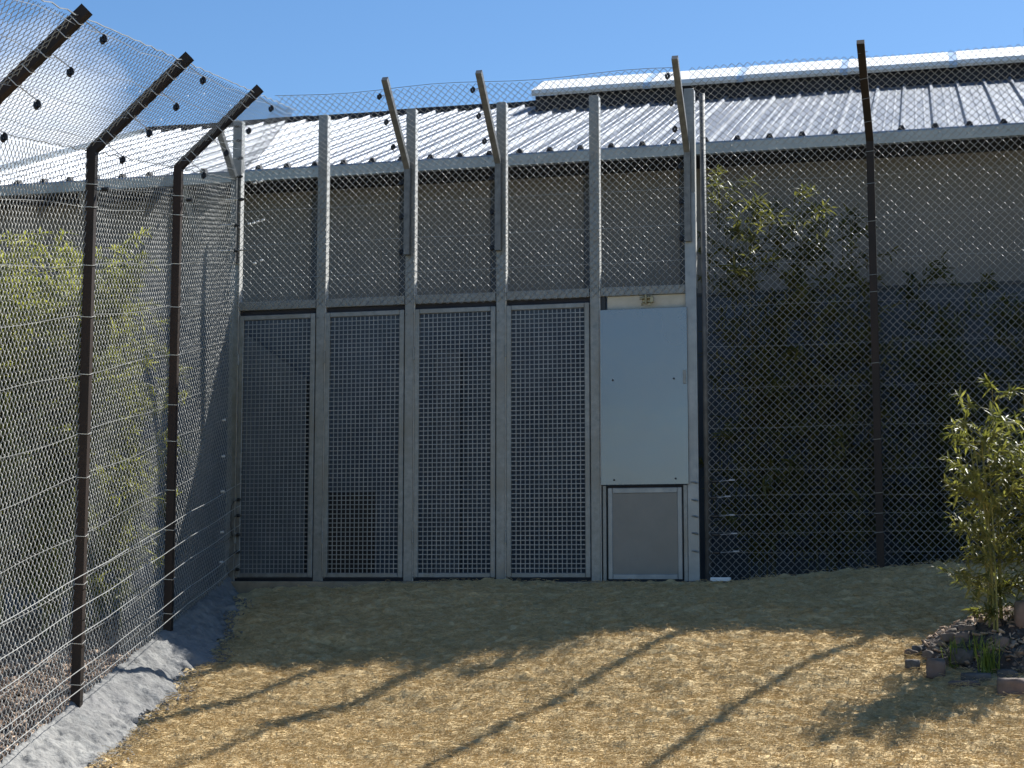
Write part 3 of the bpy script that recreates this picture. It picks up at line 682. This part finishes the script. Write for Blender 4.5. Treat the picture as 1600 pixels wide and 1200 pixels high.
# ------------------------------------------------------------------ plants
def bamboo(label, base, H, nc, spread, nleaf, lsize, seed, cat='bamboo', group=None, name='bamboo_plant', mleaf='leaf', lean=0.25, low=0.05, width=0.35, maxw=0.55, cr=0.006):
    r = random.Random(seed); root = empty(name, base); tag(root, label, cat, group)
    culm = MB(); pts_all = []
    for c in range(nc):
        a = r.uniform(0, 2 * math.pi); rr = spread * math.sqrt(r.random()); bx, by = rr * math.cos(a), rr * math.sin(a)
        h = H * (1.0 if c == 0 else r.uniform(0.5, 1.0)); ld = r.uniform(0, lean) * h; a2 = a + r.uniform(-.6, .6)
        pts = []
        for k in range(9):
            t = k / 8; pts.append(Vector((bx + math.cos(a2) * ld * t ** 1.8, by + math.sin(a2) * ld * t ** 1.8, h * t * (1 - .06 * t))))
        culm.tube(pts, [cr * (1 - .75 * k / 8) for k in range(9)], 5, cap=False)
        # branchlets
        nb = max(6, int(h * 13))
        for b in range(nb):
            t = low + (1 - low) * (b + r.random()) / nb; i = min(7, int(t * 8)); p = pts[i].lerp(pts[i + 1], t * 8 - i)
            L_ = width * r.uniform(.35, 1.0) * (0.55 + 0.9 * math.sin(math.pi * min(1, .18 + t * .8))) * min(1.2, H / 1.6)
            aa = r.uniform(0, 2 * math.pi); d = Vector((math.cos(aa), math.sin(aa), r.uniform(.35, 1.0))).normalized()
            bp = [p, p + d * L_ * .5, p + d * L_ * .95 + Vector((0, 0, -.10 * L_))]
            culm.tube(bp, [.0022, .0016, .0008], 3, cap=False)
            pts_all.append((bp, d))
    culm.build('cane', M['culm' if mleaf in ('leaf', 'leafl') else 'culm_shade'], root)
    V = []; F = []
    for n_ in range(nleaf):
        bp, d = r.choice(pts_all); s = r.random() ** .7; p = bp[0].lerp(bp[1], s * 2) if s < .5 else bp[1].lerp(bp[2], s * 2 - 1)
        dd = (d * .6 + Vector((r.gauss(0, .6), r.gauss(0, .6), r.gauss(-.15, .45)))).normalized()
        Lh = lsize * r.uniform(.55, 1.25); w = Lh * r.uniform(.07, .11)
        sd_ = dd.cross(Vector((r.gauss(0, .4), r.gauss(0, .4), 1))).normalized(); up = sd_.cross(dd)
        b = len(V); dr = Vector((0, 0, -1)) * Lh * r.uniform(.05, .3)
        m1 = p + dd * Lh * .3; m2 = p + dd * Lh * .68 + dr * .4; e = p + dd * Lh + dr
        V += [p, m1 + sd_ * w + up * w * .3, m1, m1 - sd_ * w + up * w * .3, m2 + sd_ * w * .7 + up * w * .2, m2, m2 - sd_ * w * .7 + up * w * .2, e]
        F += [(b, b + 1, b + 2), (b, b + 2, b + 3), (b + 1, b + 4, b + 5, b + 2), (b + 2, b + 5, b + 6, b + 3), (b + 4, b + 7, b + 5), (b + 5, b + 7, b + 6)]
    make_obj('foliage', [tuple(v) for v in V], F, M[mleaf], root)
    return root

# the bamboo in the planting bed on the right
bamboo('tallest bright green bamboo in the stony bed in front of the right fence', (5.50, -2.32, bedz(5.50, -2.32) - .02), 1.46, 9, 0.08, 2800, 0.074, 8, group='bamboos in the stony bed', lean=.17, width=.30)
bamboo('second bamboo in the stony bed, cut by the right edge of the view', (5.76, -2.22, bedz(5.76, -2.22) - .02), 1.28, 9, 0.08, 2600, 0.074, 5, group='bamboos in the stony bed', lean=.2, width=.33)
# planted strip behind the right fence
G2 = 'bamboos between the chain link fence and the house'
bamboo('tall bamboo with sunlit tip beside the metal door, behind the chain link fence', (3.96, 0.40, 0.02), 3.16, 7, 0.12, 6500, 0.10, 11, group=G2, mleaf='leaf_halfshade', lean=.07, width=.34, cr=.008)
bamboo('bamboo with sunlit upper leaves just left of the dark post behind the fence', (4.50, 0.40, 0.02), 3.0, 9, 0.18, 9000, 0.10, 12, group=G2, mleaf='leaf_halfshade', lean=.09, width=.4, cr=.008)
bamboo('shaded bamboo behind the fence to the right of the dark post', (5.25, 0.6, 0.02), 2.45, 9, 0.22, 8000, 0.10, 13, group=G2, mleaf='leaf_shade', lean=.12, width=.42, cr=.008)
bamboo('shaded bamboo behind the fence at the right edge of the view', (5.95, 0.6, 0.02), 2.2, 9, 0.22, 7000, 0.10, 14, group=G2, mleaf='leaf_shade', lean=.12, width=.42, cr=.008)
# beyond the left fence
G3 = 'bamboos beyond the left fence'
for k, (x, y, h, n_, lab) in enumerate(((-1.15, -1.75, 2.95, 14, 'large pale green bamboo clump beyond the left fence at the frame edge'),
                                       (-0.62, -1.35, 2.8, 11, 'yellow green bamboo clump beyond the left fence beside the nearer dark post'),
                                       (-1.35, -0.7, 2.9, 10, 'bamboo clump farthest back on the left against the house wall'),
                                       (-0.28, -1.75, 1.35, 6, 'low bamboo clump beyond the left fence between its two dark posts'))):
    bamboo(lab, (x, y, mulch_z(x, y) - .02), h, n_, .30, 16000 if h > 2 else 3500, .10, 30 + k, group=G3, mleaf='leafl', lean=.14, width=.5, cr=.008, low=.12)

# grass tufts in the bed
def tuft(label, x, y, n_, h, seed):
    r = random.Random(seed); V = []; F = []
    z0 = bedz(x, y)
    for k in range(n_):
        a = r.uniform(0, 6.283); L_ = h * r.uniform(.5, 1.0); s = r.uniform(.1, .6); b = len(V); w = .0035
        sx, sy = -math.sin(a) * w, math.cos(a) * w; ox, oy = r.gauss(0, .02), r.gauss(0, .02)
        for t, ww in ((0, 1), (.35, 1), (.7, .7), (1, .1)):
            px = ox + math.cos(a) * s * L_ * t ** 1.6; py = oy + math.sin(a) * s * L_ * t ** 1.6; pz = L_ * (t - .3 * s * t * t)
            V += [(px + sx * ww, py + sy * ww, pz), (px - sx * ww, py - sy * ww, pz)]
        for q in range(3): F.append((b + q * 2, b + q * 2 + 1, b + q * 2 + 3, b + q * 2 + 2))
    o = make_obj('grass_tuft', V, F, M['grass']); o.location = (x, y, z0 - .005)
    tag(o, label, 'grass', 'grass tufts in the stony bed')
tuft('sparse grass tuft at the left end of the stony bed', 5.26, -2.50, 40, .20, 1)
tuft('bright grass tuft in front of the bamboo between the stones', 5.43, -2.66, 70, .26, 2)
tuft('thin grass tuft beside the tallest bamboo stem', 5.36, -2.50, 24, .17, 3)

# ------------------------------------------------------------------ rocks
def rock_mesh(name, r3, seed, m):
    import bmesh
    bm = bmesh.new(); bmesh.ops.create_icosphere(bm, subdivisions=3, radius=1)
    off = Vector((seed * 3.1, seed * 1.7, seed))
    for v in bm.verts:
        c = v.co.normalized(); d = 1 + .30 * noise.noise(c * 1.3 + off) + .12 * noise.noise(c * 3.2 + off)
        q = c * d
        for ax in range(3): q[ax] = max(-.8, min(.8, q[ax] * 1.05))      # flattened faces
        v.co = Vector((q.x * r3[0], q.y * r3[1], q.z * r3[2]))
    me = bpy.data.meshes.new(name); bm.to_mesh(me); bm.free(); me.materials.append(m)
    me.polygons.foreach_set('use_smooth', [True] * len(me.polygons))
    return me
def rock(label, x, y, r3, seed, m='rock', rz=0.0, sink=.35, group='stones of the planting bed', me=None):
    me = me or rock_mesh('rock', r3, seed, M[m]); o = bpy.data.objects.new('rock', me); COL.objects.link(o)
    o.location = (x, y, bedz(x, y) + r3[2] * (1 - sink) * .8); o.rotation_euler = (0, 0, rz)
    tag(o, label, 'rock', group)
rock('rounded reddish grey stone at the left front of the bed', 5.16, -2.62, (.062, .055, .066), 1)
rock('grey slanting stone behind the rounded reddish one', 5.30, -2.50, (.075, .05, .055), 2, 'rockd')
rock('largest reddish brown stone lying in the straw at the right edge', 5.56, -2.98, (.13, .09, .065), 3)
rock('big dark stone leaning at the right end of the bed behind the second bamboo', 5.66, -2.36, (.10, .08, .10), 4, 'rock')
rock('pale flat stone half buried in straw before the bed', 5.30, -2.82, (.10, .06, .022), 5)
rock('long low grey stone at the front edge of the bed', 5.36, -2.74, (.095, .05, .035), 6, 'rockd')
rock('dark block of stone at the far left tip of the bed', 5.04, -2.50, (.05, .04, .035), 7, 'rockd')
rock('blocky grey stone in front of the bright grass tuft', 5.52, -2.72, (.065, .05, .045), 8, 'rockd')
protos = [rock_mesh('small_rock', (.03, .026, .022), 20 + k, M['rockd' if k % 2 else 'rock']) for k in range(5)]
r = random.Random(5)
for k in range(64):
    th = r.uniform(math.pi * .98, math.pi * 1.62); q = r.uniform(.72, 1.08)
    x = BCX + BRX * q * math.cos(th); y = BCY + BRY * q * math.sin(th)
    s = r.uniform(.55, 1.7); o = bpy.data.objects.new('small_rock', protos[k % 5]); COL.objects.link(o)
    o.location = (x, y, bedz(x, y) + .012 * s); o.rotation_euler = (r.uniform(-.4, .4), r.uniform(-.4, .4), r.uniform(0, 6)); o.scale = (s, s, s * r.uniform(.7, 1.1))
    colr = 'dark grey' if (k % 5) % 2 else 'reddish brown'
    zone = 'at the left tip of the planting bed' if x < 5.15 else ('between the left stones and the bright grass tuft' if x < 5.40 else 'before the second bamboo at the right edge')
    size = 'larger' if s > 1.2 else ('tiny' if s < .8 else 'middling')
    tag(o, f'{size} {colr} loose stone {zone}', 'rock', f'{size} {colr} loose stones {zone}')

# dark soil mound of the bed
def bed():
    V = []; F = []; n = 90; rings = 26
    V.append((BCX, BCY, bedz(BCX, BCY)))
    for q in range(1, rings + 1):
        for k in range(n):
            a = 2 * math.pi * k / n; rr = q / rings * (1.04 + .10 * noise.noise(Vector((math.cos(a) * 3, math.sin(a) * 3, 0))))
            x = BCX + math.cos(a) * BRX * rr; y = BCY + math.sin(a) * BRY * rr
            V.append((x, y, bedz(x, y) + .012 - (.06 if q == rings else 0) + .030 * noise.noise(Vector((x * 9, y * 9, 0))) + .022 * noise.noise(Vector((x * 22, y * 22, 0))) + .012 * noise.noise(Vector((x * 50, y * 50, 0)))))
    for k in range(n): F.append((0, 1 + k, 1 + (k + 1) % n))
    for q in range(rings - 1):
        for k in range(n): F.append((1 + q * n + k, 1 + (q + 1) * n + k, 1 + (q + 1) * n + (k + 1) % n, 1 + q * n + (k + 1) % n))
    tag(make_obj('bed_soil', V, F, M['soil'], smooth=True), kind='structure')
bed()

# ------------------------------------------------------------------ uncountable stuff: straw fibres, chips, leaf litter
def ribbons(name, n_, sampler, L0, L1, w, m, curl=1.0, lift=.012, segs=4, zf=None, tilt=.35):
    x, y = sampler(n_); n_ = len(x)
    z = np.array([zf(a, b) for a, b in zip(x, y)])
    a = rng.uniform(0, 2 * np.pi, n_); Ln = rng.uniform(L0, L1, n_); cv = rng.normal(0, curl, n_)
    P = np.zeros((n_, segs + 1, 3)); P[:, 0] = np.stack([x, y, z + rng.uniform(0, lift, n_)], -1)
    el = rng.normal(0.05, tilt, n_)
    for s in range(segs):
        aa = a + cv * s / segs * 2; e = el * (1 - 1.7 * s / segs)
        st = (Ln / segs)[:, None] * np.stack([np.cos(aa) * np.cos(e), np.sin(aa) * np.cos(e), np.sin(e)], -1)
        P[:, s + 1] = P[:, s] + st
    V, F = tubes_np(P, w, 3, np.array((0.1, 0.2, 1.0)))
    return tag(make_obj(name, V, F, m), kind='stuff', )
def samp_straw(n_):
    # denser nearer the camera
    y = -0.15 - 4.6 * rng.random(n_) ** .8; x = fence_x(y) + 0.35 + rng.random(n_) * (6.3 - fence_x(y) - .35)
    k = ((x - BCX) / BRX) ** 2 + ((y - BCY) / BRY) ** 2 > .93
    return x[k], y[k]
o = ribbons('straw_fibres', 130000, samp_straw, .025, .08, .00105, M['fibre'], curl=1.3, lift=.016, zf=gzf, segs=4, tilt=.38)
tag(o, 'loose pale wood wool fibres covering the slope', 'straw')
def chips(name, n_, sampler, zf, s0, s1, m, label, cat):
    x, y = sampler(n_); n_ = len(x); z = np.array([zf(a, b) for a, b in zip(x, y)])
    s = rng.uniform(s0, s1, n_); a = rng.uniform(0, 6.28, n_); asp = rng.uniform(.3, .7, n_)
    c, s_ = np.cos(a), np.sin(a); tl = rng.normal(0, .55, n_); tl2 = rng.normal(0, .5, n_)
    U = np.stack([c * np.cos(tl), s_ * np.cos(tl), np.sin(tl)], -1); Vv = np.stack([-s_ * np.cos(tl2), c * np.cos(tl2), np.sin(tl2)], -1)
    C = np.stack([x, y, z + s * .35], -1); Nn = np.cross(U, Vv)
    U *= s[:, None]; Vv *= (s * asp)[:, None]; th = Nn * (s * .12)[:, None]
    Q = []
    for sg in (1, -1):
        Q += [C - U - Vv + th * sg, C + U * .9 - Vv * .8 + th * sg, C + U + Vv + th * sg, C - U * .85 + Vv + th * sg]
    V = np.stack(Q, 1).reshape(-1, 3); b = np.arange(n_)[:, None, None] * 8
    T = np.array([(0, 1, 2, 3), (7, 6, 5, 4), (0, 4, 5, 1), (1, 5, 6, 2), (2, 6, 7, 3), (3, 7, 4, 0)])[None]
    return tag(make_obj(name, V, (b + T).reshape(-1, 4), m), label, cat, kind='stuff')
def samp_left(n_):
    y = -6 + 7.0 * rng.random(n_); x = np.where(y < 0, -y * math.tan(A), -.2) - .03 - 2.6 * rng.random(n_) ** 1.3
    return x, y
chips('wood_chips', 16000, samp_left, mulch_z, .010, .030, M['chip'], 'wood chip mulch beyond the left fence', 'mulch')
def samp_bed(n_):
    a = rng.uniform(0, 6.28, n_); rr = np.sqrt(rng.random(n_)); x = BCX + np.cos(a) * BRX * rr; y = BCY + np.sin(a) * BRY * rr; return x, y
chips('leaf_litter', 2200, samp_bed, bedz, .010, .034, M['chip'], 'brown leaf litter and bark on the bed', 'litter')
chips('gravel', 5000, samp_bed, bedz, .007, .021, M['rockd'], 'fine grey gravel between the stones of the bed', 'gravel')
def samp_edge(n_):
    Lq = rng.uniform(.4, 6, n_); w = np.array([skirt_w(l) for l in Lq]); off = w + rng.normal(-.02, .035, n_)
    p = LD[None, :2] * Lq[:, None] + NL[None, :2] * off[:, None]; return p[:, 0], p[:, 1]
chips('kerb_crumbs', 1500, samp_edge, gzf, .004, .016, M['conc'], 'crumbs of concrete along the kerb edge', 'rubble')
